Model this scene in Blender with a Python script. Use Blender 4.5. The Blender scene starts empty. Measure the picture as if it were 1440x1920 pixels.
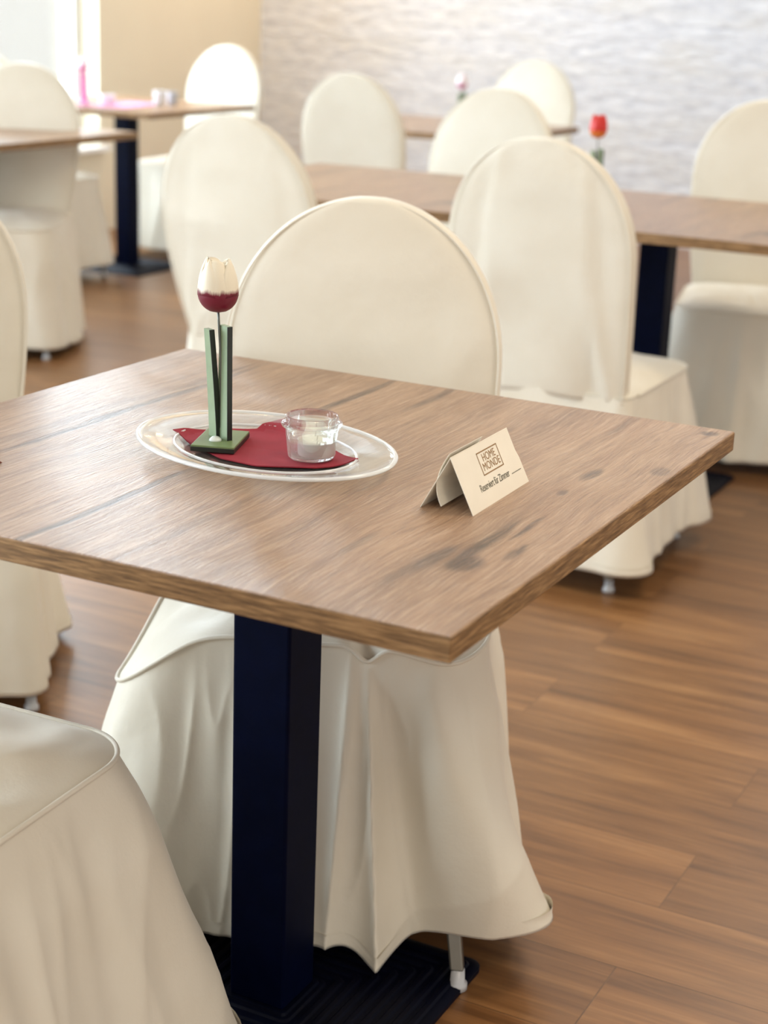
import bpy, math, random
from mathutils import Vector, Matrix, noise

S = bpy.context.scene
COL = S.collection

# ------------------------------------------------------------------ camera
F_PX, PITCH, ROLL, CAM_H = 3122.0, 0.3025, 0.0378, 1.2783
cp, sp = math.cos(PITCH), math.sin(PITCH)
fw = Vector((0, cp, -sp)); up = Vector((0, sp, cp)); rt = Vector((1, 0, 0))
r2 = rt * math.cos(ROLL) + up * math.sin(ROLL)
u2 = -rt * math.sin(ROLL) + up * math.cos(ROLL)
cam_data = bpy.data.cameras.new('camera')
cam = bpy.data.objects.new('camera', cam_data); COL.objects.link(cam)
M = Matrix((r2, u2, -fw)).transposed().to_4x4(); M.translation = Vector((0, 0, CAM_H))
cam.matrix_world = M
cam_data.sensor_fit = 'VERTICAL'; cam_data.sensor_height = 36.0; cam_data.sensor_width = 27.0
cam_data.lens = F_PX / 1920 * 36.0
cam_data.clip_start = 0.05
cam_data.dof.use_dof = True
cam_data.dof.focus_distance = 1.93
cam_data.dof.aperture_fstop = 4.6
S.camera = cam

# ------------------------------------------------------------------ light and exposure
S.view_settings.view_transform = 'Standard'
S.view_settings.look = 'None'
S.view_settings.gamma = 1.0
S.view_settings.use_curve_mapping = False
S.view_settings.exposure = 0.20
W = bpy.data.worlds.new('daylight'); S.world = W; W.use_nodes = True
bg = W.node_tree.nodes['Background']
bg.inputs[0].default_value = (1.0, 0.965, 0.90, 1); bg.inputs[1].default_value = 0.84

U = Vector((0.4553, 0.8903, 0)); V = Vector((-0.8903, 0.4553, 0))   # room axes: away, left
def area(name, loc, target, sx, sy, power, col):
    d = bpy.data.lights.new(name, 'AREA'); d.shape = 'RECTANGLE'; d.size = sx; d.size_y = sy
    d.energy = power; d.color = col
    o = bpy.data.objects.new(name, d); COL.objects.link(o); o.location = loc
    o.rotation_euler = (Vector(target) - Vector(loc)).to_track_quat('-Z', 'Y').to_euler()
    return o
CORNER = Vector((-0.85, 10.4, 0))
def on_left(s, z): return CORNER - U * s + Vector((0, 0, z))
for s0, s1, pw in ((1.55, 3.4, 165), (3.85, 5.55, 120), (6.05, 7.75, 115), (8.25, 9.95, 170), (10.45, 12.05, 250)):
    c = on_left((s0 + s1) / 2, 1.6) + V * 0.30
    area('window_daylight', c, c - V * 2 - Vector((0, 0, 0.1)), s1 - s0, 2.4, pw, (0.78, 0.89, 1.0))
# warm ceiling lamps of the room
for x, y, p in ((1.2, 2.2, 26), (1.6, 5.2, 22), (0.9, -0.3, 20)):
    area('ceiling_lamp_glow', (x, y, 2.85), (x, y, 0), 0.7, 0.7, p, (1.0, 0.86, 0.66))
for x, y in ((0.6, 8.3), (2.4, 7.4)):      # added unseen fill lights that brighten the stone wall
    area('added_wall_fill', (x, y, 2.95), (x + 0.6, y + 1.5, 1.0), 1.6, 0.25, 9, (0.84, 0.91, 1.0))
area('ceiling_lamp_glow', (-0.6, 9.3, 2.8), (-0.6, 9.9, 0), 0.3, 0.3, 24, (1.0, 0.74, 0.46))

# ------------------------------------------------------------------ node helpers
def mat(name):
    m = bpy.data.materials.new(name); m.use_nodes = True
    nt = m.node_tree; b = nt.nodes['Principled BSDF']
    return m, nt, b
def N(nt, t, **kw):
    n = nt.nodes.new(t)
    for k, v in kw.items(): setattr(n, k, v)
    return n
def L(nt, a, b): nt.links.new(a, b)
def math_n(nt, op, a, b=None, c=None):
    n = N(nt, 'ShaderNodeMath', operation=op)
    for i, v in enumerate((a, b, c)):
        if v is None: continue
        if hasattr(v, 'default_value'): L(nt, v, n.inputs[i])
        else: n.inputs[i].default_value = v
    return n.outputs[0]
def mixc(nt, fac, a, b, mode='MIX'):
    n = N(nt, 'ShaderNodeMix', data_type='RGBA', blend_type=mode)
    for i, v in ((0, fac), (6, a), (7, b)):
        if hasattr(v, 'default_value'): L(nt, v, n.inputs[i])
        else: n.inputs[i].default_value = v if i == 0 else (*v, 1)
    return n.outputs[2]
def maprange(nt, v, a, b, c=0.0, d=1.0, smooth=False):
    n = N(nt, 'ShaderNodeMapRange'); n.clamp = True
    if smooth: n.interpolation_type = 'SMOOTHSTEP'
    L(nt, v, n.inputs[0])
    for i, x in enumerate((a, b, c, d)): n.inputs[i + 1].default_value = x
    return n.outputs[0]
def coords(nt, kind='Object', scale=(1, 1, 1), loc=(0, 0, 0), rot=(0, 0, 0)):
    t = N(nt, 'ShaderNodeTexCoord'); m = N(nt, 'ShaderNodeMapping')
    m.inputs['Scale'].default_value = scale; m.inputs['Location'].default_value = loc; m.inputs['Rotation'].default_value = rot
    L(nt, t.outputs[kind], m.inputs[0]); return m.outputs[0]
def noise_n(nt, vec, scale, detail=4, rough=0.5, dist=0.0):
    n = N(nt, 'ShaderNodeTexNoise'); L(nt, vec, n.inputs['Vector'])
    n.inputs['Scale'].default_value = scale; n.inputs['Detail'].default_value = detail
    n.inputs['Roughness'].default_value = rough; n.inputs['Distortion'].default_value = dist
    return n.outputs['Fac']
def ramp(nt, fac, stops):
    n = N(nt, 'ShaderNodeValToRGB'); L(nt, fac, n.inputs[0])
    e = n.color_ramp.elements
    while len(e) < len(stops): e.new(0.5)
    for el, (p, c) in zip(e, stops): el.position = p; el.color = (*c, 1)
    return n.outputs[0]
def bump(nt, b, h, strength, dist):
    n = N(nt, 'ShaderNodeBump'); n.inputs['Strength'].default_value = strength; n.inputs['Distance'].default_value = dist
    L(nt, h, n.inputs['Height']); L(nt, n.outputs[0], b.inputs['Normal'])
def sRGB(r, g, b):
    f = lambda c: (c / 255 / 12.92) if c / 255 <= 0.04045 else ((c / 255 + 0.055) / 1.055) ** 2.4
    return (f(r), f(g), f(b))

# ------------------------------------------------------------------ materials
def m_plain(name, col, rough=0.5, metal=0.0, var=0.0, nscale=30.0, spec=0.5):
    m, nt, b = mat(name); b.inputs['Specular IOR Level'].default_value = spec
    v = coords(nt)
    n = noise_n(nt, v, nscale, 3)
    c = mixc(nt, maprange(nt, n, 0.3, 0.7), tuple(x * (1 - var) for x in col), tuple(min(1, x * (1 + var)) for x in col))
    L(nt, c, b.inputs['Base Color']); b.inputs['Roughness'].default_value = rough; b.inputs['Metallic'].default_value = metal
    return m

def m_fabric():
    m, nt, b = mat('cream_polyester')
    v = coords(nt)
    n = noise_n(nt, v, 6, 3)
    c = mixc(nt, maprange(nt, n, 0.3, 0.7), (0.765, 0.705, 0.585), (0.82, 0.77, 0.66))
    L(nt, c, b.inputs['Base Color']); b.inputs['Roughness'].default_value = 0.5
    b.inputs['Sheen Weight'].default_value = 0.25; b.inputs['Sheen Roughness'].default_value = 0.4
    w = N(nt, 'ShaderNodeTexWave', wave_type='BANDS', bands_direction='DIAGONAL'); L(nt, v, w.inputs[0]); w.inputs['Scale'].default_value = 260
    n2 = noise_n(nt, v, 14, 5, 0.6)
    h = math_n(nt, 'ADD', math_n(nt, 'MULTIPLY', w.outputs['Fac'], 0.02), n2)
    bump(nt, b, h, 0.35, 0.006)
    return m

def m_wood_top():
    m, nt, b = mat('oak_laminate')
    v = coords(nt)                              # local x = along the grain
    warp = N(nt, 'ShaderNodeTexNoise'); L(nt, v, warp.inputs['Vector']); warp.inputs['Scale'].default_value = 5; warp.inputs['Detail'].default_value = 2
    wv = N(nt, 'ShaderNodeVectorMath', operation='MULTIPLY_ADD'); L(nt, warp.outputs['Color'], wv.inputs[0])
    wv.inputs[1].default_value = (0.0, 0.03, 0.0); L(nt, v, wv.inputs[2])
    wv = wv.outputs[0]
    def st(sx, sy, sc, det=5, ro=0.6, di=0.0):
        mp = N(nt, 'ShaderNodeMapping'); mp.inputs['Scale'].default_value = (sx, sy, 1); L(nt, wv, mp.inputs[0])
        return noise_n(nt, mp.outputs[0], sc, det, ro, di)
    broad = st(0.35, 2.2, 4.0, 3, 0.5)
    mid = st(0.6, 9.0, 6.0, 5, 0.65)
    fine = st(1.6, 36.0, 9.0, 5, 0.75)
    pores = st(4.0, 95.0, 9.0, 2, 0.5)
    c = ramp(nt, broad, [(0.25, sRGB(160, 124, 92)), (0.5, sRGB(187, 148, 113)), (0.75, sRGB(205, 170, 134))])
    c = mixc(nt, maprange(nt, mid, 0.62, 0.36, 0, 0.55), c, sRGB(138, 103, 76))
    c = mixc(nt, maprange(nt, fine, 0.50, 0.70, 0, 0.65), c, sRGB(232, 203, 172))
    c = mixc(nt, maprange(nt, fine, 0.47, 0.30, 0, 0.65), c, sRGB(116, 84, 62))
    c = mixc(nt, maprange(nt, pores, 0.38, 0.25, 0, 0.5), c, sRGB(96, 68, 52))
    # weathered grey streaks and knots that sit in the laminate print
    sep = N(nt, 'ShaderNodeSeparateXYZ'); L(nt, wv, sep.inputs[0])
    rough_n = st(2.5, 30.0, 10.0, 5, 0.75)
    CT = Vector((-0.1247, 1.9159, 0))
    marks = []      # (world x, world y, half length, half width, strength)
    marks += [(0.078, 1.535, 0.026, 0.017, 1.0), (0.10, 1.60, 0.09, 0.009, 1.0), (0.05, 1.545, 0.05, 0.010, 0.8), (0.13, 1.575, 0.03, 0.006, 0.9), (0.02, 1.50, 0.05, 0.006, 0.5), (0.241, 1.87, 0.03, 0.008, 0.9),
              (0.325, 1.893, 0.020, 0.012, 0.7), (0.415, 2.085, 0.013, 0.012, 0.9), (0.40, 2.15, 0.015, 0.01, 0.5), (0.20, 1.79, 0.014, 0.006, 0.7),
              (0.15, 1.66, 0.05, 0.0035, 0.9), (-0.02, 1.585, 0.05, 0.006, 0.5), (-0.34, 2.09, 0.36, 0.007, 0.95), (-0.30, 1.675, 0.20, 0.006, 1.0),
              (-0.045, 2.22, 0.14, 0.0075, 1.0), (0.07, 2.24, 0.10, 0.008, 0.8), (-0.25, 2.30, 0.12, 0.008, 0.6), (-0.43, 1.98, 0.16, 0.012, 0.35),
              (-0.20, 1.62, 0.15, 0.006, 0.35), (0.30, 2.10, 0.06, 0.004, 0.4), (-0.07, 1.66, 0.10, 0.01, 0.35), (0.13, 2.02, 0.10, 0.008, 0.3)]
    tot = None
    for wx, wy, a, bb, s in marks:
        d = Vector((wx, wy, 0)) - CT; lu, lv = d.dot(U), d.dot(V) + 0.015
        ex = math_n(nt, 'POWER', math_n(nt, 'ABSOLUTE', math_n(nt, 'MULTIPLY', math_n(nt, 'SUBTRACT', sep.outputs[0], lu), 1 / a)), 2.0)
        ey = math_n(nt, 'POWER', math_n(nt, 'ABSOLUTE', math_n(nt, 'MULTIPLY', math_n(nt, 'SUBTRACT', sep.outputs[1], lv), 1 / bb)), 2.0)
        r = math_n(nt, 'ADD', ex, ey)
        r = maprange(nt, r, 1.6, 0.1, 0, s, True)
        tot = r if tot is None else math_n(nt, 'MAXIMUM', tot, r)
    tot = math_n(nt, 'MULTIPLY', tot, maprange(nt, rough_n, 0.36, 0.60, 0.30, 1.0))
    c = mixc(nt, 1.0, c, (0.79, 0.77, 0.76), 'MULTIPLY')
    c = mixc(nt, tot, c, sRGB(72, 56, 46))
    L(nt, c, b.inputs['Base Color'])
    b.inputs['Roughness'].default_value = 0.31; b.inputs['Specular IOR Level'].default_value = 1.0
    h = math_n(nt, 'SUBTRACT', math_n(nt, 'ADD', math_n(nt, 'MULTIPLY', fine, 0.7), math_n(nt, 'MULTIPLY', pores, 0.5)), math_n(nt, 'MULTIPLY', tot, 0.3))
    bump(nt, b, h, 1.0, 0.0022)
    return m

def m_wood_edge():
    m, nt, b = mat('oak_edge_band')
    v = coords(nt)
    sep = N(nt, 'ShaderNodeSeparateXYZ'); L(nt, v, sep.inputs[0])
    comb = N(nt, 'ShaderNodeCombineXYZ'); L(nt, math_n(nt, 'ADD', sep.outputs[0], sep.outputs[1]), comb.inputs[0])
    L(nt, math_n(nt, 'SUBTRACT', sep.outputs[0], sep.outputs[1]), comb.inputs[1]); L(nt, math_n(nt, 'MULTIPLY', sep.outputs[2], 55), comb.inputs[2])
    mp = N(nt, 'ShaderNodeMapping'); mp.inputs['Scale'].default_value = (3, 3, 1); L(nt, comb.outputs[0], mp.inputs[0])
    n = noise_n(nt, mp.outputs[0], 6, 5, 0.6)
    c = ramp(nt, n, [(0.32, sRGB(96, 70, 42)), (0.5, sRGB(132, 100, 64)), (0.68, sRGB(168, 132, 90))])
    L(nt, c, b.inputs['Base Color']); b.inputs['Roughness'].default_value = 0.5
    bump(nt, b, n, 0.4, 0.001)
    return m

def m_floor():
    m, nt, b = mat('plank_floor')
    v = coords(nt)                              # floor local x = plank direction
    br = N(nt, 'ShaderNodeTexBrick'); L(nt, v, br.inputs['Vector'])
    br.offset = 0.37; br.offset_frequency = 2; br.squash = 1.0
    br.inputs['Scale'].default_value = 1.0; br.inputs['Brick Width'].default_value = 1.22; br.inputs['Row Height'].default_value = 0.182
    br.inputs['Mortar Size'].default_value = 0.0011; br.inputs['Mortar Smooth'].default_value = 0.3
    br.inputs['Color1'].default_value = (0, 0, 0, 1); br.inputs['Color2'].default_value = (1, 1, 1, 1); br.inputs['Mortar'].default_value = (0.5, 0.5, 0.5, 1)
    off = N(nt, 'ShaderNodeVectorMath', operation='MULTIPLY_ADD'); L(nt, br.outputs['Color'], off.inputs[0]); off.inputs[1].default_value = (7.3, 3.1, 0); L(nt, v, off.inputs[2])
    def st(sx, sy, sc, det=5, ro=0.6, di=0.0):
        mp = N(nt, 'ShaderNodeMapping'); mp.inputs['Scale'].default_value = (sx, sy, 1); L(nt, off.outputs[0], mp.inputs[0])
        return noise_n(nt, mp.outputs[0], sc, det, ro, di)
    g = st(0.55, 6.5, 3.2, 6, 0.62, 0.5); f = st(1.2, 22, 5.0, 4, 0.6)
    c = ramp(nt, g, [(0.30, sRGB(104, 70, 40)), (0.45, sRGB(142, 100, 62)), (0.58, sRGB(160, 116, 74)), (0.75, sRGB(186, 142, 98))])
    c = mixc(nt, maprange(nt, f, 0.62, 0.36, 0, 0.35), c, sRGB(100, 68, 42))
    c = mixc(nt, 1.0, c, (0.84, 0.79, 0.70), 'MULTIPLY')
    c = mixc(nt, 0.10, c, br.outputs['Color'], 'OVERLAY')
    c = mixc(nt, math_n(nt, 'MULTIPLY', br.outputs['Fac'], 0.55), c, sRGB(70, 46, 28))
    L(nt, c, b.inputs['Base Color']); b.inputs['Roughness'].default_value = 0.36; b.inputs['Specular IOR Level'].default_value = 0.65
    h = math_n(nt, 'SUBTRACT', math_n(nt, 'MULTIPLY', f, 0.4), br.outputs['Fac'])
    bump(nt, b, h, 0.25, 0.0012)
    return m

def m_stone_wall():
    m, nt, b = mat('split_stone_wall')
    v = coords(nt)                              # local x along wall, z up
    mp = N(nt, 'ShaderNodeMapping'); mp.inputs['Scale'].default_value = (1, 1, 3.6); L(nt, v, mp.inputs[0])
    vo = N(nt, 'ShaderNodeTexVoronoi'); L(nt, mp.outputs[0], vo.inputs['Vector']); vo.inputs['Scale'].default_value = 7
    n = noise_n(nt, mp.outputs[0], 9, 6, 0.65, 0.4)
    n2 = noise_n(nt, mp.outputs[0], 1.6, 4, 0.6)
    c = ramp(nt, n, [(0.28, sRGB(196, 198, 206)), (0.5, sRGB(222, 224, 230)), (0.72, sRGB(238, 238, 240))])
    c = mixc(nt, maprange(nt, n2, 0.45, 0.7, 0, 0.45), c, sRGB(220, 214, 202))
    L(nt, c, b.inputs['Base Color']); b.inputs['Roughness'].default_value = 0.8
    h = math_n(nt, 'ADD', n, math_n(nt, 'MULTIPLY', vo.outputs['Distance'], 0.5))
    bump(nt, b, h, 0.7, 0.03)
    return m

def m_glass(name, tint=(0.96, 0.98, 0.98), rough=0.03, body=0.0, edge=(0.80, 0.86, 0.86)):
    """thin clear glass: light passes straight through, mirror-like skin by Fresnel, denser towards grazing edges"""
    m = bpy.data.materials.new(name); m.use_nodes = True; nt = m.node_tree; nt.nodes.clear()
    out = N(nt, 'ShaderNodeOutputMaterial')
    n = noise_n(nt, coords(nt), 22, 2); bp = N(nt, 'ShaderNodeBump'); bp.inputs['Strength'].default_value = 0.15; bp.inputs['Distance'].default_value = 0.004; L(nt, n, bp.inputs['Height'])
    lw = N(nt, 'ShaderNodeLayerWeight'); lw.inputs['Blend'].default_value = 0.35; L(nt, bp.outputs[0], lw.inputs['Normal'])
    tr = N(nt, 'ShaderNodeBsdfTransparent')
    L(nt, mixc(nt, maprange(nt, lw.outputs['Facing'], 0.45, 1.0), tint, edge), tr.inputs[0])
    gl = N(nt, 'ShaderNodeBsdfGlossy'); gl.inputs['Roughness'].default_value = rough; gl.inputs[0].default_value = (1, 1, 1, 1); L(nt, bp.outputs[0], gl.inputs['Normal'])
    lf = N(nt, 'ShaderNodeLayerWeight'); lf.inputs['Blend'].default_value = 0.5; L(nt, bp.outputs[0], lf.inputs['Normal'])
    frf = math_n(nt, 'MULTIPLY_ADD', math_n(nt, 'POWER', lf.outputs['Facing'], 4.0), 0.85, 0.045)
    df = N(nt, 'ShaderNodeBsdfDiffuse'); df.inputs[0].default_value = (0.95, 0.95, 0.95, 1)
    m0 = N(nt, 'ShaderNodeMixShader'); m0.inputs[0].default_value = body; L(nt, tr.outputs[0], m0.inputs[1]); L(nt, df.outputs[0], m0.inputs[2])
    m1 = N(nt, 'ShaderNodeMixShader'); L(nt, frf, m1.inputs[0]); L(nt, m0.outputs[0], m1.inputs[1]); L(nt, gl.outputs[0], m1.inputs[2])
    L(nt, m1.outputs[0], out.inputs[0])
    return m

def m_jar(name):
    m, nt, b = mat(name)
    out = nt.nodes['Material Output']
    b.inputs['Base Color'].default_value = (0.97, 1.0, 0.99, 1); b.inputs['Transmission Weight'].default_value = 1.0
    b.inputs['Roughness'].default_value = 0.02; b.inputs['IOR'].default_value = 1.4
    bump(nt, b, noise_n(nt, coords(nt), 20, 2), 0.1, 0.003)
    tr = N(nt, 'ShaderNodeBsdfTransparent'); tr.inputs[0].default_value = (0.97, 0.99, 0.98, 1)
    mx = N(nt, 'ShaderNodeMixShader'); mx.inputs[0].default_value = 0.5
    L(nt, b.outputs[0], mx.inputs[1]); L(nt, tr.outputs[0], mx.inputs[2]); L(nt, mx.outputs[0], out.inputs[0])
    return m
def m_petal(name, lower, upper, split=0.024):
    m, nt, b = mat(name)
    v = coords(nt)
    sep = N(nt, 'ShaderNodeSeparateXYZ'); L(nt, v, sep.inputs[0])
    n = noise_n(nt, coords(nt, scale=(6, 6, 1)), 26, 4, 0.7)
    z = math_n(nt, 'ADD', sep.outputs[2], math_n(nt, 'MULTIPLY', math_n(nt, 'SUBTRACT', n, 0.5), 0.012))
    c = mixc(nt, maprange(nt, z, split - 0.002, split + 0.003), lower, upper)
    L(nt, c, b.inputs['Base Color']); b.inputs['Roughness'].default_value = 0.4
    return m

FAB = m_fabric(); TOP = m_wood_top(); EDGE = m_wood_edge()
NAVY = m_plain('blue_black_steel', (0.0006, 0.0022, 0.0150), 0.5, 0.0, 0.15, 30, 0.06)
RIBBED = m_plain('blue_black_cast_iron', (0.0006, 0.0016, 0.009), 0.5, 0.0, 0.2, 30, 0.12)
CHROME = m_plain('brushed_chair_steel', (0.23, 0.22, 0.19), 0.32, 0.85, 0.05)
GLIDE = m_plain('pale_glide', (0.55, 0.56, 0.58), 0.4, 0.2, 0.05)
RUBBER = m_plain('black_rubber', (0.01, 0.01, 0.013), 0.6)
GREEN = m_plain('green_painted_wood', sRGB(104, 122, 78), 0.45, 0, 0.08, 60)
LEAFG = m_plain('pale_green_painted_wood', sRGB(142, 160, 128), 0.45, 0, 0.06, 60)
DARKG = m_plain('dark_green_edge', (0.010, 0.014, 0.010), 0.4, 0, 0.1)
WIRE = m_plain('dull_wire', (0.16, 0.17, 0.16), 0.4, 0.7)
NAPKIN = m_plain('maroon_paper', sRGB(142, 30, 46), 0.85, 0, 0.08, 40)
PINKP = m_plain('pink_paper', sRGB(226, 150, 190), 0.85, 0, 0.05)
CARD = m_plain('white_card', sRGB(238, 230, 214), 0.6, 0, 0.02)
INK = m_plain('grey_ink', sRGB(92, 88, 72), 0.6)
GOLD = m_plain('gold_ink', sRGB(150, 112, 62), 0.45, 0.2)
WAX = m_plain('white_wax', sRGB(240, 236, 222), 0.5, 0, 0.02)
ALU = m_plain('tealight_cup', (0.78, 0.76, 0.72), 0.35, 0.15)
WICK = m_plain('wick', (0.12, 0.1, 0.08), 0.8)
GLASS = m_jar('clear_glass'); TRAYG = m_glass('pressed_glass', rough=0.08, body=0.05, edge=(0.93, 0.94, 0.95)); RIMG = m_glass('pressed_glass_rim', rough=0.10, body=0.55, edge=(0.93, 0.94, 0.95))  # white diffuse body of the rim glass stands in for window reflections
GLUE = m_plain('clear_glue', (0.7, 0.74, 0.7), 0.1)
CRUMB = m_plain('rust_brown_speck', sRGB(110, 52, 34), 0.7, 0, 0.2)

# ------------------------------------------------------------------ object helpers
def link(name, verts, faces, m, parent=None, smooth=True, loc=(0, 0, 0)):
    me = bpy.data.meshes.new(name); me.from_pydata([tuple(v) for v in verts], [], faces); me.update()
    import bmesh
    bm = bmesh.new(); bm.from_mesh(me); bmesh.ops.recalc_face_normals(bm, faces=bm.faces); bm.to_mesh(me); bm.free()
    if smooth:
        for p in me.polygons: p.use_smooth = True
    me.materials.append(m)
    o = bpy.data.objects.new(name, me); COL.objects.link(o); o.location = loc
    if parent: o.parent = parent
    return o
def bevel(o, w, seg=3):
    b = o.modifiers.new('soft_edges', 'BEVEL'); b.width = w; b.segments = seg; b.limit_method = 'ANGLE'; b.angle_limit = math.radians(40)
    return o
def autosmooth(o, ang=35):
    me = o.data
    me.polygons.foreach_set('use_smooth', [True] * len(me.polygons))
    me.set_sharp_from_angle(angle=math.radians(ang)); return o
def box(name, x0, x1, y0, y1, z0, z1, m, parent=None, bw=0.0):
    vs = [(x, y, z) for z in (z0, z1) for x, y in ((x0, y0), (x1, y0), (x1, y1), (x0, y1))]
    fs = [(0, 3, 2, 1), (4, 5, 6, 7), (0, 1, 5, 4), (1, 2, 6, 5), (2, 3, 7, 6), (3, 0, 4, 7)]
    o = link(name, vs, fs, m, parent, smooth=False)
    if bw: bevel(o, bw)
    return o
def loft(rings, close=True, cap0=False, cap1=False):
    vs, fs = [], []; n = len(rings[0])
    for r in rings: vs += r
    for i in range(len(rings) - 1):
        for j in range(n if close else n - 1):
            a, b = i * n + j, i * n + (j + 1) % n
            fs.append((a, b, b + n, a + n))
    if cap0: fs.append(tuple(range(n))[::-1])
    if cap1: fs.append(tuple(range((len(rings) - 1) * n, len(rings) * n)))
    return vs, fs
def lathe(name, prof, m, parent=None, seg=48, sx=1.0, sy=1.0, closed=False):
    rings = [[(r * sx * math.cos(2 * math.pi * k / seg), r * sy * math.sin(2 * math.pi * k / seg), z) for k in range(seg)] for r, z in prof]
    if closed: rings.append(rings[0])
    vs, fs = loft(rings, True, not closed and prof[0][0] > 1e-5, not closed and prof[-1][0] > 1e-5)
    o = link(name, vs, fs, m, parent)
    import bmesh
    bm = bmesh.new(); bm.from_mesh(o.data); bmesh.ops.remove_doubles(bm, verts=bm.verts, dist=1e-6)
    bmesh.ops.recalc_face_normals(bm, faces=bm.faces); bm.to_mesh(o.data); bm.free()
    return o
def tube(name, pts, r, m, parent=None, seg=8, closed=False):
    rings = []; n = len(pts); pts = [Vector(p) for p in pts]; prev = None
    for i, p in enumerate(pts):
        a = pts[i - 1] if (i > 0 or closed) else p; b = pts[(i + 1) % n] if (i < n - 1 or closed) else p
        t = (b - a).normalized()
        if prev is None: prev = t.orthogonal().normalized()
        nn = (prev - t * prev.dot(t)).normalized(); prev = nn; bb = t.cross(nn)
        rr = r[i] if isinstance(r, (list, tuple)) else r
        rings.append([tuple(p + nn * rr * math.cos(2 * math.pi * k / seg) + bb * rr * math.sin(2 * math.pi * k / seg)) for k in range(seg)])
    if closed: rings.append(rings[0])
    vs, fs = loft(rings, True, not closed, not closed)
    return link(name, vs, fs, m, parent)
def empty(name, loc, rz=0.0, label=None, cat=None, group=None):
    o = bpy.data.objects.new(name, None); COL.objects.link(o); o.location = loc; o.rotation_euler = (0, 0, rz)
    o.empty_display_size = 0.1
    tag(o, label, cat, group); return o
def tag(o, label=None, cat=None, group=None):
    if label: o['label'] = label
    if cat: o['category'] = cat
    if group: o['group'] = group
    return o
def struct(o): o['kind'] = 'structure'; return o

# ------------------------------------------------------------------ room
A_W = math.atan2(V.y, V.x); A_U = math.atan2(U.y, U.x)
fl = box('floor', -0.25, 9, -12.6, 0.15, -0.06, 0, m_floor()); struct(fl)
fl.rotation_euler = (0, 0, math.atan2(-V.y, -V.x)); fl.location = (-0.85, 10.4, 0)
# floor local x runs along -V (right), local y along U; shift so seams fall near the photographed ones
stone = m_stone_wall()
wf = box('wall_back', 0, 9, 0, 0.15, 0, 3.05, stone); struct(wf)
wf.rotation_euler = (0, 0, math.atan2(-V.y, -V.x)); wf.location = CORNER
paint = m_plain('beige_wall_paint', sRGB(222, 212, 190), 0.85, 0, 0.02, 3)
frame_m = m_plain('white_window_frame', (0.82, 0.82, 0.82), 0.4)
wins = [(1.6, 3.35), (3.9, 5.5), (6.1, 7.7), (8.3, 9.9), (10.5, 12.0)]
# left wall: local x = distance from the corner towards the viewer, local y = outward
def wall_with_openings(name, length, h, z0, z1, wins, t, m):
    xs = [0] + [a for w in wins for a in w] + [length]
    vs, fs = [], []
    def bx(x0, x1, za, zb):
        k = len(vs)
        vs.extend([(x, y, z) for z in (za, zb) for x, y in ((x0, 0), (x1, 0), (x1, t), (x0, t))])
        fs.extend([tuple(k + i for i in f) for f in [(0, 3, 2, 1), (4, 5, 6, 7), (0, 1, 5, 4), (1, 2, 6, 5), (2, 3, 7, 6), (3, 0, 4, 7)]])
    for i in range(0, len(xs) - 1, 2): bx(xs[i], xs[i + 1], 0, h)
    for a, b in wins: bx(a, b, 0, z0); bx(a, b, z1, h)
    return link(name, vs, fs, m, smooth=False)
wl = wall_with_openings('wall_left', 12.5, 3.05, 0.45, 2.75, wins, 0.25, paint); struct(wl)
def place_left(o): o.matrix_world = Matrix((( -U.x, V.x, 0, CORNER.x), (-U.y, V.y, 0, CORNER.y), (0, 0, 1, 0), (0, 0, 0, 1)))
place_left(wl)
pane_m = m_glass('window_pane')
for i, (a, b) in enumerate(wins):
    w = bpy.data.objects.new('window_%d' % (i + 1), None); COL.objects.link(w); struct(w)
    place_left(w)
    fo = 0.05
    for nm, args in (('window_frame', (a, a + fo, 0.12, 0.18, 0.45, 2.75)), ('window_frame', (b - fo, b, 0.12, 0.18, 0.45, 2.75)),
                     ('window_frame', (a + fo, b - fo, 0.12, 0.18, 0.45, 0.50)), ('window_frame', (a + fo, b - fo, 0.12, 0.18, 2.70, 2.75)),
                     ('window_mullion', ((a + b) / 2 - 0.03, (a + b) / 2 + 0.03, 0.12, 0.18, 0.50, 2.70))):
        box(nm, *args, frame_m, w)
    box('window_pane', a + fo, b - fo, 0.147, 0.153, 0.50, 2.70, pane_m, w)
    box('window_sill', a - 0.04, b + 0.04, -0.05, 0.12, 0.422, 0.448, frame_m, w, 0.004)
ce = box('ceiling', 0, 9, -12.5, 0, 3.05, 3.15, m_plain('white_ceiling', (0.8, 0.79, 0.76), 0.9)); struct(ce)
ce.rotation_euler = wf.rotation_euler; ce.location = CORNER

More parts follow.
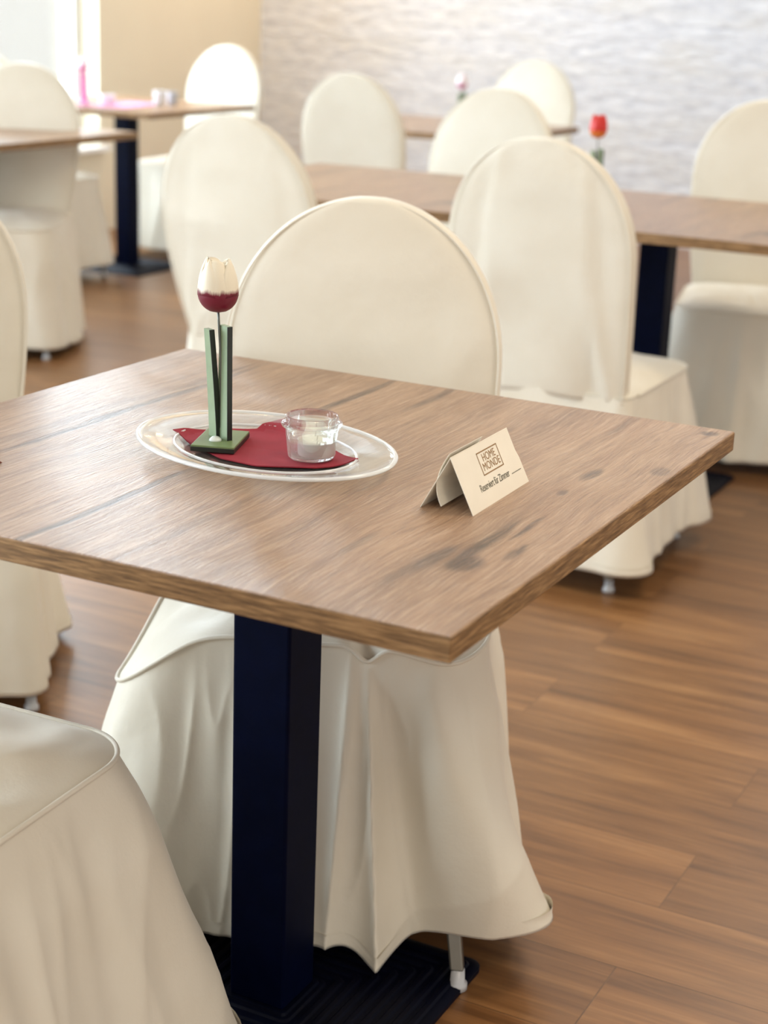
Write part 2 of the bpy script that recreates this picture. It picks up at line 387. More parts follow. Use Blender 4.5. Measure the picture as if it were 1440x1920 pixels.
# ------------------------------------------------------------------ tables
HS = 0.4275
def make_table(center, top_z, label, group=None):
    t = empty('dining_table', (center[0], center[1], 0), A_U, label, 'table', 'wood-topped dining tables')
    th = 0.0254
    o = box('tabletop', -HS, HS, -HS, HS, top_z - th, top_z, TOP, t, 0.0015)
    # edge band: thin ring just outside the board
    e = HS + 0.0012; i = HS - 0.002; z0, z1 = top_z - th - 0.0002, top_z - 0.0012
    vs = [(x, y, z) for z in (z0, z1) for x, y in ((-e, -e), (e, -e), (e, e), (-e, e))] + [(x, y, z) for z in (z0, z1) for x, y in ((-i, -i), (i, -i), (i, i), (-i, i))]
    fs = []
    for k in range(4):
        n = (k + 1) % 4
        fs += [(k, n, n + 4, k + 4), (k + 8, k + 12, n + 12, n + 8), (k, k + 8, n + 8, n), (k + 4, n + 4, n + 12, k + 12)]
    bevel(link('edge_band', vs, fs, EDGE, t, smooth=False), 0.001, 2)
    box('mounting_plate', -0.15, 0.15, -0.15, 0.15, top_z - th - 0.006, top_z - th, NAVY, t, 0.002)
    bevel(box('column', -0.0405, 0.0405, -0.0405, 0.0405, 0.016, top_z - th - 0.006, NAVY, t), 0.004, 3)
    # cast base: rounded square with concentric square ribs
    def rsq(h, r, z, n=6):
        pts = []
        for cx, cy, a0 in ((h - r, h - r, 0), (-h + r, h - r, 90), (-h + r, -h + r, 180), (h - r, -h + r, 270)):
            for k in range(n + 1):
                a = math.radians(a0 + 90 * k / n); pts.append((cx + r * math.cos(a), cy + r * math.sin(a), z))
        return pts
    rings = [rsq(0.213, 0.02, 0.0), rsq(0.213, 0.02, 0.007), rsq(0.208, 0.018, 0.010)]
    h = 0.200
    while h > 0.05:
        rings += [rsq(h, 0.012, 0.0105), rsq(h - 0.003, 0.011, 0.013), rsq(h - 0.009, 0.010, 0.013), rsq(h - 0.012, 0.009, 0.0105)]
        h -= 0.018
    rings += [rsq(0.048, 0.006, 0.0105), rsq(0.046, 0.006, 0.017)]
    vs, fs = loft(rings, True, True, True)
    autosmooth(link('base_plate', vs, fs, RIBBED, t), 30)
    return t
TC = (-0.1247, 1.9159)
make_table(TC, 0.75, 'large wood-topped square table in the foreground with a navy column, carrying the glass plate')
grpT = None
make_table((0.705, 4.45), 0.75, 'wood-topped table on the right behind the front table, navy column showing beside a white chair')
make_table((0.705 + V.x * 0.858, 4.45 + V.y * 0.858), 0.75, 'wood-topped table pushed against the left end of the right-hand table, mostly behind chair backs')
make_table((-1.25, 7.82), 0.75, 'distant table at the beige wall with pink napkin and pink flower on it')
make_table((0.205, 7.215), 0.75, 'distant table in front of the stone wall carrying a pale flower')
tR = Vector((-1.164, 5.93, 0)); c4 = tR - U * HS + V * HS * 1.0
make_table((tR.x + V.x * HS - U.x * 0.0, tR.y + V.y * HS - U.y * 0.0), 0.75, 'table cut by the left picture edge in front of a white chair back')

# ------------------------------------------------------------------ covered chairs
def crease(p):
    """soft cloth folds: rounded crests with tighter valleys"""
    w = Vector((noise.noise(p * 0.7 + Vector((5, 1, 2))), noise.noise(p * 0.7 + Vector((1, 7, 3))), 0)) * 0.8
    return 1.0 - 2.2 * abs(noise.noise(p + w)) ** 0.75
def gauss(x, w): return math.exp(-(x / w) ** 2)
def seat_outline(n, fwid, bwid, y0, y1, r):
    """closed outline from the back centre, going clockwise seen from above; returns points, normals"""
    raw = []
    def arc(cx, cy, a0, a1, rr, k=14):
        for i in range(k + 1):
            a = math.radians(a0 + (a1 - a0) * i / k); raw.append(Vector((cx + rr * math.cos(a), cy + rr * math.sin(a), 0)))
    rb = 0.03
    raw.append(Vector((0, y1, 0)))
    arc(bwid - rb, y1 - rb, 90, 0, rb)
    arc(fwid - r, y0 + r, 0, -90, r)
    raw.append(Vector((0, y0 - 0.012, 0)))
    arc(-fwid + r, y0 + r, -90, -180, r)
    arc(-bwid + rb, y1 - rb, 180, 90, rb)
    raw.append(Vector((0, y1, 0)))
    ln = [0]
    for a, b in zip(raw, raw[1:]): ln.append(ln[-1] + (b - a).length)
    T = ln[-1]; pts = []; j = 0
    for i in range(n):
        d = T * i / n
        while ln[j + 1] < d: j += 1
        f = (d - ln[j]) / max(1e-9, ln[j + 1] - ln[j]); pts.append(raw[j].lerp(raw[j + 1], f))
    nrm = []
    for i in range(n):
        t = pts[(i + 3) % n] - pts[i - 3]; nn = Vector((-t.y, t.x, 0)).normalized()
        if nn.dot(pts[i]) < 0: nn = -nn
        nrm.append(nn)
    return pts, nrm

def make_chair(loc, face, label, group=None, seed=1, h=0.99, halfw=0.215, waist=0.185, flare=0.05, folds=9, famp=0.022,
               vfold=0.0, hem=0.06, ridges=(), sag=(), seatw=0.215, rings_only=False, foot_z=(0, 0, 0, 0), wr=0.004, lean=0.158, hem_bumps=(), leg_out=0.03, leg_fwd=0.045, bulge=(), zs=0.455, n=260, rows=44):
    fx, fy = face
    o = empty('covered_chair', (loc[0], loc[1], 0), math.atan2(fx, -fy), label, 'chair', 'covered chairs of the dining room')
    rnd = random.Random(seed); so = Vector((seed * 3.7, seed * 1.9, 0))
    ZS = zs
    # ---- backrest cover: rings lofted from waist to arch top
    nseg, rings = 84, []
    z_sh = h - 0.245                      # where the arch begins
    zs = []
    k0 = 26
    for i in range(k0): zs.append((ZS - 0.02 + (z_sh - ZS + 0.02) * i / k0))
    ka = 30
    for i in range(ka + 1):
        a = math.pi / 2 * i / ka; zs.append(z_sh + (h - z_sh) * math.sin(a))
    for idx, z in enumerate(zs):
        if z <= z_sh:
            t = (z - ZS) / (z_sh - ZS); w = waist + (halfw - waist) * math.sin(max(0, min(1, t)) * math.pi / 2)
        else:
            q = (z - z_sh) / (h - z_sh); w = halfw * max(0.0, 1 - q ** 2.06) ** (1 / 2.0)
        w = max(w, 0.004)
        th = 0.022
        if idx > len(zs) - 5: th *= (0.94, 0.82, 0.6, 0.25)[idx - (len(zs) - 4)]
        yc = 0.215 + (z - ZS) * lean
        ring = []
        for k in range(nseg):
            a = 2 * math.pi * k / nseg
            ca, sa = math.cos(a), math.sin(a)
            e = 2 / 7.0
            x = w * math.copysign(abs(ca) ** e, ca); y = th * math.copysign(abs(sa) ** (2 / 3.2), sa)
            # wrinkles on the front and rear faces
            m_in = max(0.0, 1 - abs(x) / max(w, 0.02)) ** 0.5
            tz = max(0.0, min(1.0, (h - z) / 0.12))
            side = 1 if y > 0 else -1
            p = Vector((x * 3.0 + z * 1.6 * side, z * 2.6 - x * 2.5, side * 2.0)) + so
            d = wr * 1.9 * noise.noise(p) + wr * 1.3 * crease(p * 0.8) + wr * 0.6 * noise.noise(p * 2.7)
            if vfold:
                fv = 0
                for (fx0, fwd, fa) in ((-0.09, 0.016, 0.8), (-0.03, 0.013, 1.0), (0.025, 0.017, 1.0), (0.075, 0.013, 0.7), (0.13, 0.02, 0.6), (-0.14, 0.02, 0.5)):
                    xx = fx0 * (0.6 + 0.55 * (h - z) / 0.5) + 0.010 * math.sin(z * 9 + fx0 * 30)
                    fv += fa * gauss(x - xx, fwd)
                d += vfold * (fv - 0.3) * (0.45 + 0.55 * min(1, (h - z) / 0.25))
            y += side * d * m_in * tz * abs(sa) ** 0.4
            ring.append((x, yc + y, z))
        rings.append(ring)
    vs, fs = loft(rings, True, True, True)
    link('backrest_cover', vs, fs, FAB, o)
    # seam piping round the arch on the front and rear edges
    for sgn, nm in ((-1, 'front'), (1, 'rear')):
        pts = []
        lo = [r for r in zs[:-2]]
        for s in (-1, 1):
            sel = []
            for z in lo:
                if z <= z_sh:
                    t = (z - ZS) / (z_sh - ZS); w = waist + (halfw - waist) * math.sin(max(0, min(1, t)) * math.pi / 2)
                else:
                    q = (z - z_sh) / (h - z_sh); w = halfw * max(0.0, 1 - q ** 2.06) ** 0.5
                zz = z - (0.002 if z > z_sh else 0)
                sel.append((s * max(0, w - 0.004), 0.215 + (z - ZS) * lean + sgn * 0.0185, zz))
            pts += sel if s == -1 else sel[::-1]
        tube('seam_piping', pts, 0.0022, FAB, o, 6)
    # ---- seat cover
    P, Nn = seat_outline(n, seatw, waist + 0.012, -0.235, 0.235, 0.075)
    for c, w, a in bulge:
        P = [P[i] + Nn[i] * a * gauss(abs(i / n - c), w) for i in range(n)]
    cen = Vector((0, 0.0, 0))
    rings = []
    nr = 16
    def sagz(i):
        s = i / n; return sum(a * gauss(min(abs(s - c), 1 - abs(s - c)), w) for c, w, a in sag)
    for r in range(nr + 1):
        q = 1 - r / nr * 0.97
        ring = []
        for i in range(n):
            p = cen + (P[i] - cen) * q
            zz = ZS - 0.006 + 0.026 * (1 - q ** 3.5) + wr * 1.2 * crease(Vector((p.x * 9, p.y * 9, 1)) + so) * (1 - q ** 4) + wr * 2.2 * noise.noise(Vector((p.x * 7, p.y * 7, 0)) + so) * (1 - q ** 4) + wr * 1.5 * noise.noise(Vector((p.x * 16 + p.y * 5, p.y * 13, 4)) + so) * (1 - q ** 4)
            zz += sagz(i) * q ** 3
            ring.append((p.x, p.y, zz))
        rings.append(ring)
    vs, fs = loft(rings, True, False, True)
    link('seat_cover', vs, fs, FAB, o)
    tube('seat_piping', [(P[i].x + Nn[i].x * 0.002, P[i].y + Nn[i].y * 0.002, ZS - 0.006 + sagz(i)) for i in range(int(n * 0.15), int(n * 0.85))], 0.0032, FAB, o, 8)
    # ---- skirt
    ph = [rnd.uniform(0, 6.28) for _ in range(6)]
    rings = []
    cfold = [(rnd.random(), rnd.uniform(0.008, 0.018), rnd.uniform(0.5, 1.0)) for _ in range(folds)]
    def off(s, t):
        f = 0.0
        for c, w, a in cfold:
            d = abs(s - c); d = min(d, 1 - d); f += a * gauss(d, w * (0.6 + 0.9 * t))
        f = famp * (f - 0.25) * t ** 0.8
        f += 0.006 * t * (math.sin(6.28 * 3 * s + ph[0]) + 0.6 * math.sin(6.28 * 7 * s + ph[1] + t))
        for c0, c1, w0, w1, a, t0 in ridges:        # ridge running from s=c0 at the top to s=c1 at the hem
            if t >= t0:
                q = (t - t0) / (1 - t0); c = c0 + (c1 - c0) * q
                d = abs(s - c); d = min(d, 1 - d); f += a * (q ** 0.75) * (math.exp(-d / (w0 + (w1 - w0) * q)) if a < 0.0401 and a > 0 and w0 < 0.008 else gauss(d, w0 + (w1 - w0) * q))
        return f
    for r in range(rows + 1):
        t = r / rows; ring = []
        for i in range(n):
            s = i / n
            hz = hem + 0.010 * math.sin(6.28 * 2 * s + ph[2]) + sum(a * gauss(min(abs(s - c), 1 - abs(s - c)), w) for c, w, a in hem_bumps)
            z0 = ZS - 0.008 + sagz(i)
            z = z0 + (hz - z0) * t
            corner = 0.5 + 0.5 * abs(Nn[i].x * Nn[i].y) * 2
            e = flare * (t ** 0.9) * (0.55 + 0.65 * corner) + off(s, t)
            q = Vector((P[i].x * 7, P[i].y * 7, z * 1.3)) + so
            e += (wr * 2.0 * noise.noise(q) + wr * 2.2 * crease(q * 0.9) + wr * 1.0 * crease(q * 2.1 + so)) * min(1, t * 4)
            rear = max(0.0, Nn[i].y)
            e = e * (1 - 0.35 * rear) * (1 - rear * (1 - t ** 0.8))
            p = P[i] + Nn[i] * e
            ring.append((p.x, p.y, z))
        rings.append(ring)
    # hem turned inwards, giving the cloth a thickness
    last = rings[-1]
    rings.append([(p[0] - Nn[i].x * 0.002, p[1] - Nn[i].y * 0.002, p[2] + 0.001) for i, p in enumerate(last)])
    rings.append([(p[0] - Nn[i].x * 0.002, p[1] - Nn[i].y * 0.002, p[2] + 0.02) for i, p in enumerate(last)])
    vs, fs = loft(rings)
    link('skirt', vs, fs, FAB, o)
    # ---- four tapered legs with glides
    for (sx, sy), fz, (lo_, lf_) in zip(((-1, -1), (1, -1), (-1, 1), (1, 1)), foot_z, ((leg_out, 0.045), (leg_out, leg_fwd), (leg_out, leg_out), (leg_out, leg_out))):
        tx, ty = sx * 0.165, sy * 0.185
        bx_, by_ = sx * (0.175 + lo_), sy * (0.20 + lf_)
        lr = []
        for z, wd in ((0.385, 0.012), (fz + 0.03, 0.0095)):
            f = (0.43 - z) / 0.43; cx, cy = tx + (bx_ - tx) * f, ty + (by_ - ty) * f
            lr.append([(cx - wd, cy - wd, z), (cx + wd, cy - wd, z), (cx + wd, cy + wd, z), (cx - wd, cy + wd, z)])
        vs, fs = loft(lr, True, True, True)
        lg = link('leg', vs, fs, CHROME, o, smooth=False); bevel(lg, 0.003, 2)
        f = (0.43 - 0.02) / 0.43; cx, cy = tx + (bx_ - tx) * f, ty + (by_ - ty) * f
        ft = lathe('foot', [(0.009, fz + 0.0), (0.0135, fz + 0.002), (0.0135, fz + 0.010), (0.010, fz + 0.013), (0.009, fz + 0.031)], GLIDE, lg, 20)
        ft.location = (cx, cy, 0)
    return o

CH = dict()
# A: across the front table, facing the camera, seat pushed under the table top
make_chair((-0.071, 2.268), (-0.11, -1.0), 'cream covered chair facing the camera, its seat pushed under the front table', seed=3, h=0.980,
           halfw=0.216, waist=0.20, seatw=0.235, flare=0.055, folds=3, famp=0.010, hem=0.045, wr=0.0048, zs=0.470, n=560, rows=90,
           ridges=((0.452, 0.435, 0.0035, 0.010, 0.040, 0.0), (0.464, 0.475, 0.003, 0.008, 0.018, 0.0), (0.446, 0.405, 0.010, 0.020, -0.030, 0.02),
                   (0.405, 0.365, 0.010, 0.024, 0.058, 0.03), (0.33, 0.31, 0.012, 0.02, 0.03, 0.1), (0.52, 0.53, 0.02, 0.03, 0.012, 0.1), (0.30, 0.27, 0.01, 0.02, -0.02, 0.1)),
           bulge=((0.655, 0.045, 0.035),), sag=((0.655, 0.05, -0.10), (0.452, 0.010, -0.020), (0.39, 0.035, -0.020)),
           hem_bumps=((0.37, 0.035, 0.040), (0.435, 0.02, -0.022)), foot_z=(0.013, 0, 0, 0), leg_out=0.055, leg_fwd=0.098)
u_, mu = (U.x, U.y), (-U.x, -U.y)
make_chair((0.437, 3.847), u_, 'cream covered chair seen from behind, pulled up to the right-hand table', seed=5, h=1.0, vfold=0.034, waist=0.205, flare=0.07, folds=8, famp=0.03, hem=0.065)
make_chair((-0.256, 4.263), u_, 'cream covered chair seen from behind, directly behind the white tulip head', seed=8, h=0.992, vfold=0.010, wr=0.008, waist=0.165)
make_chair((-0.05, 6.60), u_, 'cream covered chair seen from behind beyond the wood tables, leftmost one before the stone wall', seed=11)
make_chair((0.182, 5.235), mu, 'cream covered chair behind the wood table, its arch overlapping the small far table', seed=12, h=0.998)
make_chair((0.50, 7.80), mu, 'small bright white covered chair farthest back in front of the stone wall', seed=13, h=1.0)
make_chair((-0.994, 8.29), mu, 'covered chair at the room corner behind the distant table with the pink flower', seed=14, h=1.0)
make_chair((1.063, 4.888), (-0.2, -0.98), 'cream covered chair cut by the right picture edge behind the right-hand table', seed=15, h=1.01, vfold=0.006, flare=0.09, hem=0.05)
make_chair((-1.40, 6.0), (-0.05, -1.0), 'cream covered chair in front of the window behind the table at the left edge', seed=16, h=0.985, famp=0.035, hem=0.03)
make_chair((-1.60, 7.39), u_, 'covered chair by the far navy column, only its seat and skirt showing', seed=17)
make_chair((-0.885, 2.966), (-0.25, 0.97), 'covered chair at the left picture edge just beyond the front table', seed=18, hem=0.035, h=1.0)
make_chair((-0.555, 1.60), (0.36, 0.93), 'covered chair in the lower left corner with piped white seat in full view', seed=21, flare=0.125, folds=5, famp=0.012, wr=0.0065, hem=0.05)

# ------------------------------------------------------------------ things on the front table
TZ = 0.75
# oval glass plate
PLC = Vector((-0.143, 1.890, TZ)); PLROT = math.radians(-40); PSX, PSY = 1.083, 0.803
pl = empty('glass_plate', PLC, PLROT, 'clear oval pressed-glass plate on the front table, holding a maroon napkin', 'plate')
prof = [(0.0, 0.004), (0.090, 0.004), (0.100, 0.006), (0.116, 0.0135), (0.135, 0.0165), (0.155, 0.0190), (0.1585, 0.0180), (0.1585, 0.0150), (0.150, 0.0130),
        (0.118, 0.0095), (0.104, 0.001), (0.100, 0.0), (0.0, 0.0)]
po = lathe('plate_body', prof, TRAYG, pl, 96, PSX, PSY)
rim = lathe('rim_bead', [(0.1580 + 0.0030 * math.cos(a * math.pi / 6), 0.0175 + 0.0024 * math.sin(a * math.pi / 6)) for a in range(12)], RIMG, pl, 96, PSX, PSY, closed=True)
lathe('inner_ridge', [(0.112 + 0.0016 * math.cos(a * math.pi / 5), 0.0122 + 0.0016 * math.sin(a * math.pi / 5)) for a in range(10)], RIMG, pl, 96, PSX, PSY, closed=True)
# maroon napkin
def plate_z(x, y):
    d = Vector((x - PLC.x, y - PLC.y, 0)); d.rotate(Matrix.Rotation(-PLROT, 3, 'Z'))
    r = math.hypot(d.x / PSX, d.y / PSY)
    zz = 0.004
    for (r0, z0), (r1, z1) in zip(prof[1:6], prof[2:6]):
        if r > r0: zz = z0 + (z1 - z0) * min(1, (r - r0) / (r1 - r0))
    return min(zz, 0.012) + 0.0005 if r < 0.1585 else 0.0
def napkin(name, pts, z, m, label, seed=0, amp=0.0015, lie=None):
    cx = sum(p[0] for p in pts) / len(pts); cy = sum(p[1] for p in pts) / len(pts)
    edge = []
    for i, p in enumerate(pts):
        q = pts[(i + 1) % len(pts)]
        for k in range(10): edge.append((p[0] + (q[0] - p[0]) * k / 10 - cx, p[1] + (q[1] - p[1]) * k / 10 - cy))
    rings = []
    def zz(x, y): return amp * (1 + noise.noise(Vector((x * 18, y * 40 + x * 10, seed)))) + (lie(x + cx, y + cy) if lie else 0)
    for r in range(9):
        f = 1 - r / 8 * 0.99; rings.append([(x * f, y * f, zz(x * f, y * f) + 0.0014) for x, y in edge])
    rings.append([(x * 0.01, y * 0.01, 0) for x, y in edge][:]); 
    under = [(x, y, zz(x, y)) for x, y in edge]
    vs, fs = loft([under] + rings[:-1], True, True, True)
    o = link(name, vs, fs, m, None); autosmooth(o, 50); o.location = (cx, cy, z)
    return tag(o, label, 'napkin')
napkin('paper_napkin', [(-0.259, 1.949), (-0.20, 1.982), (-0.160, 1.985), (-0.130, 2.022), (-0.115, 2.018), (-0.032, 1.850), (-0.080, 1.832), (-0.148, 1.832), (-0.192, 1.858)], TZ, NAPKIN,
       'folded maroon paper napkin lying in the glass plate', amp=0.0010, lie=plate_z)
# wooden tulip on its green stand
def tulip(loc, rz, petal_m, label, group=None, leafm=(LEAFG, DARKG), basem=GREEN, tall=0.2195):
    t = empty('decorative_tulip', loc, rz, label, 'flower', 'wooden tulips on the tables')
    b = box('base', -0.026, 0.026, -0.040, 0.040, 0.0012, 0.0075, basem, t, 0.0008)
    e = box('base_rim', -0.0262, 0.0262, -0.0402, 0.0402, 0.0, 0.0055, leafm[1], t, 0.0004)
    # upright leaf board: pale faces, dark sawn edges
    def leaf(x0, x1, w0, w1, zt, y):
        pts = []
        n = 14
        ringsF = []
        for i in range(n + 1):
            f = i / n; z = 0.0075 + (zt - 0.0075) * f
            cx = x0 + (x1 - x0) * f ** 1.3; w = w0 + (w1 - w0) * f
            ringsF.append([(cx - 0.0032, y - w, z), (cx + 0.0032, y - w, z), (cx + 0.0032, y + w, z), (cx - 0.0032, y + w, z)])
        ca, sa = math.cos(0.8), math.sin(0.8)
        turn = lambda R_: [[(x0 + (x - x0) * ca - yy * sa, (x - x0) * sa + yy * ca, z) for x, yy, z in r] for r in R_]
        vs, fs = loft(turn(ringsF), True, True, True)
        lf = link('leaf', vs, fs, leafm[0], t, smooth=False)
        ed = []
        for r in ringsF:
            ed.append([(r[0][0] - 0.0002, r[0][1] - 0.0006, r[0][2]), (r[1][0] + 0.0002, r[1][1] - 0.0006, r[1][2]), (r[1][0] + 0.0002, r[1][1] + 0.0002, r[1][2]), (r[0][0] - 0.0002, r[0][1] + 0.0002, r[0][2])])
        vs, fs = loft(turn(ed), True, True, True)
        link('sawn_edge', vs, fs, leafm[1], lf, smooth=False)
    leaf(0.003, 0.004, 0.0115, 0.0085, 0.143, -0.003)
    leaf(-0.003, -0.012, 0.0085, 0.006, 0.138, 0.007)
    gl = lathe('glue_blob', [(0.0, 0.0130), (0.004, 0.012), (0.007, 0.0095), (0.008, 0.0072)], GLUE, t, 16); gl.location = (-0.003, -0.013, 0)
    zt = tall - 0.062
    tube('stem', [(0, 0, 0.02), (0.0, 0, 0.10), (-0.003, 0, zt - 0.01), (-0.004, 0, zt + 0.004)], 0.0015, WIRE, t, 8)
    # bloom: cupped body of overlapping petals
    bl = bpy.data.objects.new('bloom', None); 
    seg, rows = 60, 26; rings = []
    R = 0.0238; H = 0.064
    for i in range(rows + 1):
        f = i / rows; z = H * f * 0.985
        zc = 0.0235
        r = R * math.sqrt(max(0.0006, 1 - ((zc - z) / zc) ** 2)) if z < zc else R * (1 - 0.46 * ((z - zc) / (H - zc)) ** 2.1)
        ring = []
        for k in range(seg):
            a = 2 * math.pi * k / seg
            lob = abs(math.sin(1.5 * a + 0.9)) ** 0.4
            amp = 0.16 * max(0, f - 0.35) / 0.65
            rr = r * (1 - amp + amp * lob)
            zz = z - (0.011 * (1 - lob)) * max(0, f - 0.45) / 0.55
            ring.append((rr * math.cos(a), rr * math.sin(a), zz))
        rings.append(ring)
    for f2, zz in ((0.8, 0.057), (0.5, 0.045), (0.1, 0.04)): rings.append([(p[0] * f2, p[1] * f2, zz) for p in rings[rows]])
    vs, fs = loft(rings, True, True, True)
    body = link('bloom', vs, fs, petal_m, t); body.location = (-0.004, 0, zt)
    body.data.name = 'bloom'
    for k, a0 in enumerate((2.9, 4.25, 5.9)):        # three outer petals with pointed tips
        rg = []
        for i in range(13):
            f = i / 12; z = H * (0.36 + 0.66 * f)
            half = 0.80 * (1 - f ** 3.2) + 0.05
            rad = R * (1.03 - 0.42 * f ** 2.4) 
            rg.append([((rad - 0.0035 * abs(j) ** 2 * 0.4 ) * math.cos(a0 + half * j), (rad - 0.0035 * abs(j) ** 2 * 0.4) * math.sin(a0 + half * j), z - 0.004 * abs(j)) for j in (-1, -0.6, -0.2, 0.2, 0.6, 1)])
        inner = [[(x * 0.93, y * 0.93, z) for x, y, z in r][::-1] for r in rg]
        vs, fs = loft([a + b for a, b in zip(rg, inner)], True, True, True)
        p = link('petal', vs, fs, petal_m, body)
    return t
PET = m_petal('white_over_maroon_petal', sRGB(112, 16, 42), sRGB(236, 226, 204), 0.0265)
PET2 = m_petal('red_orange_petal', sRGB(214, 120, 50), sRGB(206, 40, 34), 0.02)
PET3 = m_petal('white_pink_petal', sRGB(196, 120, 160), sRGB(244, 232, 238), 0.022)
PET4 = m_petal('pink_petal', sRGB(214, 84, 160), sRGB(244, 224, 238), 0.022)
tl = tulip((-0.1975, 1.913, TZ + 0.0085), math.radians(-8), PET, 'white and maroon wooden tulip on a green stand in the glass plate')
# jar with tea light
jar = empty('candle_glass', (-0.087, 1.868, TZ + 0.0085), 0.0, 'small clear glass jar with rounded rim standing on the maroon napkin', 'glass')
R0 = 0.0275
jp = [(0, 0.0), (R0 - 0.003, 0.0), (R0, 0.003), (R0 + 0.0035, 0.036), (R0 + 0.0075, 0.0385), (R0 + 0.0085, 0.0415), (R0 + 0.0065, 0.0440), (R0 + 0.0035, 0.0450), (R0 + 0.0035, 0.0505), (R0 + 0.002, 0.0515),
      (R0 + 0.0005, 0.050), (R0 + 0.0005, 0.036), (R0 - 0.003, 0.006), (R0 - 0.008, 0.004), (0, 0.004)]
lathe('glass_body', jp, GLASS, jar, 64)
tea = empty('tea_light', (-0.081, 1.868, TZ + 0.0128), 0, 'white tea light candle inside the small glass jar', 'candle')
lathe('cup', [(0.0, 0.0), (0.0215, 0.0), (0.0220, 0.001), (0.0222, 0.0175), (0.0227, 0.0180), (0.0216, 0.0180), (0.0214, 0.002), (0, 0.002)], ALU, tea, 40)
lathe('wax', [(0.0, 0.0025), (0.0210, 0.0025), (0.0212, 0.0160), (0.014, 0.0170), (0.0, 0.0165)], WAX, tea, 40)
tube('wick', [(0, 0, 0.016), (0.001, 0, 0.0220)], 0.0007, WICK, tea, 6)
# folded place card (text face towards -V)
def text_mesh(name, body, size, m, parent, loc, rot, spacing=1.0, sx=1.0):
    cu = bpy.data.curves.new(name, 'FONT'); cu.body = body; cu.size = size; cu.align_x = 'CENTER'; cu.align_y = 'CENTER'; cu.space_character = spacing; cu.extrude = 0.00008
    tmp = bpy.data.objects.new(name, cu); COL.objects.link(tmp)
    bpy.context.view_layer.update()
    dg = bpy.context.evaluated_depsgraph_get(); me = bpy.data.meshes.new_from_object(tmp.evaluated_get(dg))
    bpy.data.objects.remove(tmp)
    me.materials.clear(); me.materials.append(m)
    o = bpy.data.objects.new(name, me); COL.objects.link(o); o.parent = parent; o.location = loc; o.rotation_euler = rot; o.scale = (sx, 1, 1)
    return o
# card frame: local x = U direction (length), local y = towards back (V), z up
CL, CB, CHt = 0.158, 0.060, 0.060
c0 = Vector((0.095, 1.690, TZ)); cdir = math.atan2(1.837 - 1.690, 0.167 - 0.095)
card = empty('reserved_card', c0, cdir, 'folded off-white reserved card with a gold logo standing on the front table', 'card')
T_ = 0.0006
def slab(name, pts, nrm, m):
    nrm = Vector(nrm).normalized() * T_; n = len(pts)
    vs = [Vector(p) for p in pts] + [Vector(p) - nrm for p in pts]
    fs = [tuple(range(n)), tuple(range(2 * n - 1, n - 1, -1))] + [(i, (i + 1) % n, (i + 1) % n + n, i + n) for i in range(n)]
    return link(name, vs, fs, m, card, smooth=False)
ridge_y, ridge_z = 0.030, CHt
nf = Vector((0, -ridge_z, ridge_y)).normalized()
front = slab('front_panel', [(0, 0, 0), (CL, 0, 0), (CL - 0.001, ridge_y * 0.45, ridge_z * 0.45), (CL - 0.004, ridge_y * 0.6, ridge_z * 0.6), (CL - 0.004, ridge_y, ridge_z), (0, ridge_y, ridge_z)], nf, CARD)
back = slab('back_panel', [(-0.002, CB + 0.002, 0), (CL, CB, 0), (CL - 0.004, ridge_y, ridge_z), (0, ridge_y, ridge_z)], (0, ridge_z, CB - ridge_y), CARD)
# inner flap tucked under the ridge, curved
rg = []
for i in range(13):
    f = i / 12; z = ridge_z * (1 - f) + 0.004; y = ridge_y + 0.001 + (CB - ridge_y) * 0.62 * math.sin(f * math.pi * 0.62) - 0.010 * f ** 2
    rg.append([(0.001 , y, z), (CL * 0.55, y, z), (CL * 0.55, y + T_, z), (0.001, y + T_, z)])
vs, fs = loft(rg, True, True, True); link('inner_flap', vs, fs, CARD, card, smooth=False)
tilt = math.atan2(ridge_z, ridge_y)
sl = math.hypot(ridge_y, ridge_z)
def on_card(x, s): 
    q = s / sl; return Vector((x, ridge_y * q, ridge_z * q)) + nf * 0.00015
logo = text_mesh('logo_text', 'HOME', 0.0125, GOLD, front, on_card(0.086, 0.0495), (tilt, 0, 0), 1.0, 1.0)
logo2 = text_mesh('logo_text', 'MONDE', 0.0125, GOLD, front, on_card(0.086, 0.0395), (tilt, 0, 0), 1.0, 1.02)
lv, lf = [], []
def bar(x0, x1, s0, s1):
    k = len(lv)
    for e in (0, 0.0002):
        for x, s in ((x0, s0), (x1, s0), (x1, s1), (x0, s1)): lv.append(on_card(x, s) + nf * e)
    lf.extend([tuple(k + i for i in f) for f in [(0, 3, 2, 1), (4, 5, 6, 7), (0, 1, 5, 4), (1, 2, 6, 5), (2, 3, 7, 6), (3, 0, 4, 7)]])
LX0, LX1, LS0, LS1, LW = 0.058, 0.113, 0.0315, 0.0575, 0.0012
bar(LX0, LX1, LS0, LS0 + LW); bar(LX0, LX1, LS1 - LW, LS1); bar(LX0, LX0 + LW, LS0, LS1); bar(LX1 - LW, LX1, LS0, LS1)
link('logo_frame', lv, lf, GOLD, front, smooth=False)
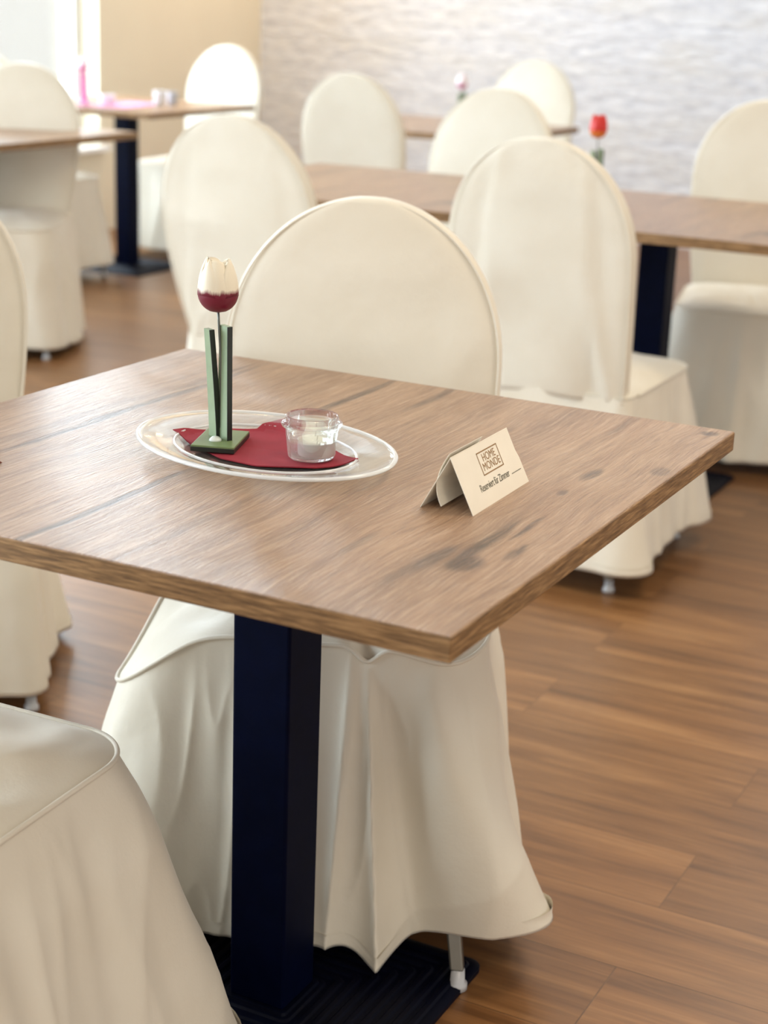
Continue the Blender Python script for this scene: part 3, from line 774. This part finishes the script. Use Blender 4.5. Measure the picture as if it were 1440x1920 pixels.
text_mesh('printed_text', 'Reserviert für Zimmer', 0.0120, INK, front, on_card(0.078, 0.0205), (tilt, 0, 0), 0.92, 0.80)
lv, lf = [], []
bar(0.124, 0.150, 0.0175, 0.0182); link('printed_line', lv, lf, INK, front, smooth=False)

# speck at the table's left part
cr = lathe('crumb', [(0.0, 0.0), (0.003, 0.0), (0.004, 0.0012), (0.003, 0.0024), (0.0, 0.003)], CRUMB, None, 10, 1.6, 0.8)
cr.location = (-0.443, 1.822, TZ + 0.0002); tag(cr, 'tiny rust-brown crumb on the front table at the left picture edge', 'crumb')

# ------------------------------------------------------------------ things on the distant tables
tulip((0.545, 4.62, TZ), math.radians(10), PET2, 'red and orange wooden tulip on the right-hand table', tall=0.232)
tulip((0.262, 7.15, TZ), math.radians(20), PET3, 'pale pink and white tulip on the distant table before the stone wall', tall=0.215)
tulip((-1.405, 7.62, TZ), math.radians(0), PET4, 'pink and white tulip on the distant table by the beige wall', tall=0.205,
      leafm=(m_plain('pink_painted_wood', sRGB(222, 110, 176), 0.5), m_plain('magenta_edge', sRGB(196, 70, 150), 0.5)), basem=m_plain('pink_base', sRGB(222, 130, 186), 0.5))
napkin('paper_napkin', [(-1.40, 7.55), (-1.25, 7.90), (-1.08, 7.82), (-1.20, 7.48)], TZ, PINKP, 'pale pink paper napkin on the distant table by the beige wall', 3)
def votive(loc, r, h, m, label):
    o = lathe('votive_cup', [(0, 0), (r * 0.85, 0), (r * 0.9, 0.003), (r, h * 0.9), (r, h), (r * 0.94, h), (r * 0.84, 0.006), (0, 0.006)], m, None, 32)
    o.location = loc; return tag(o, label, 'cup')
WHITEC = m_plain('white_ceramic', (0.8, 0.82, 0.86), 0.3)
votive((-1.31, 7.66, TZ + 0.004), 0.036, 0.042, WHITEC, 'round white cup beside the pink tulip on the distant table')
votive((-1.085, 7.73, TZ + 0.004), 0.027, 0.062, WHITEC, 'taller white cup at the right of the pink napkin on the distant table')
votive((-1.04, 7.83, TZ), 0.026, 0.058, m_plain('grey_ceramic', (0.5, 0.52, 0.56), 0.4), 'grey cup half hidden behind the taller white cup')
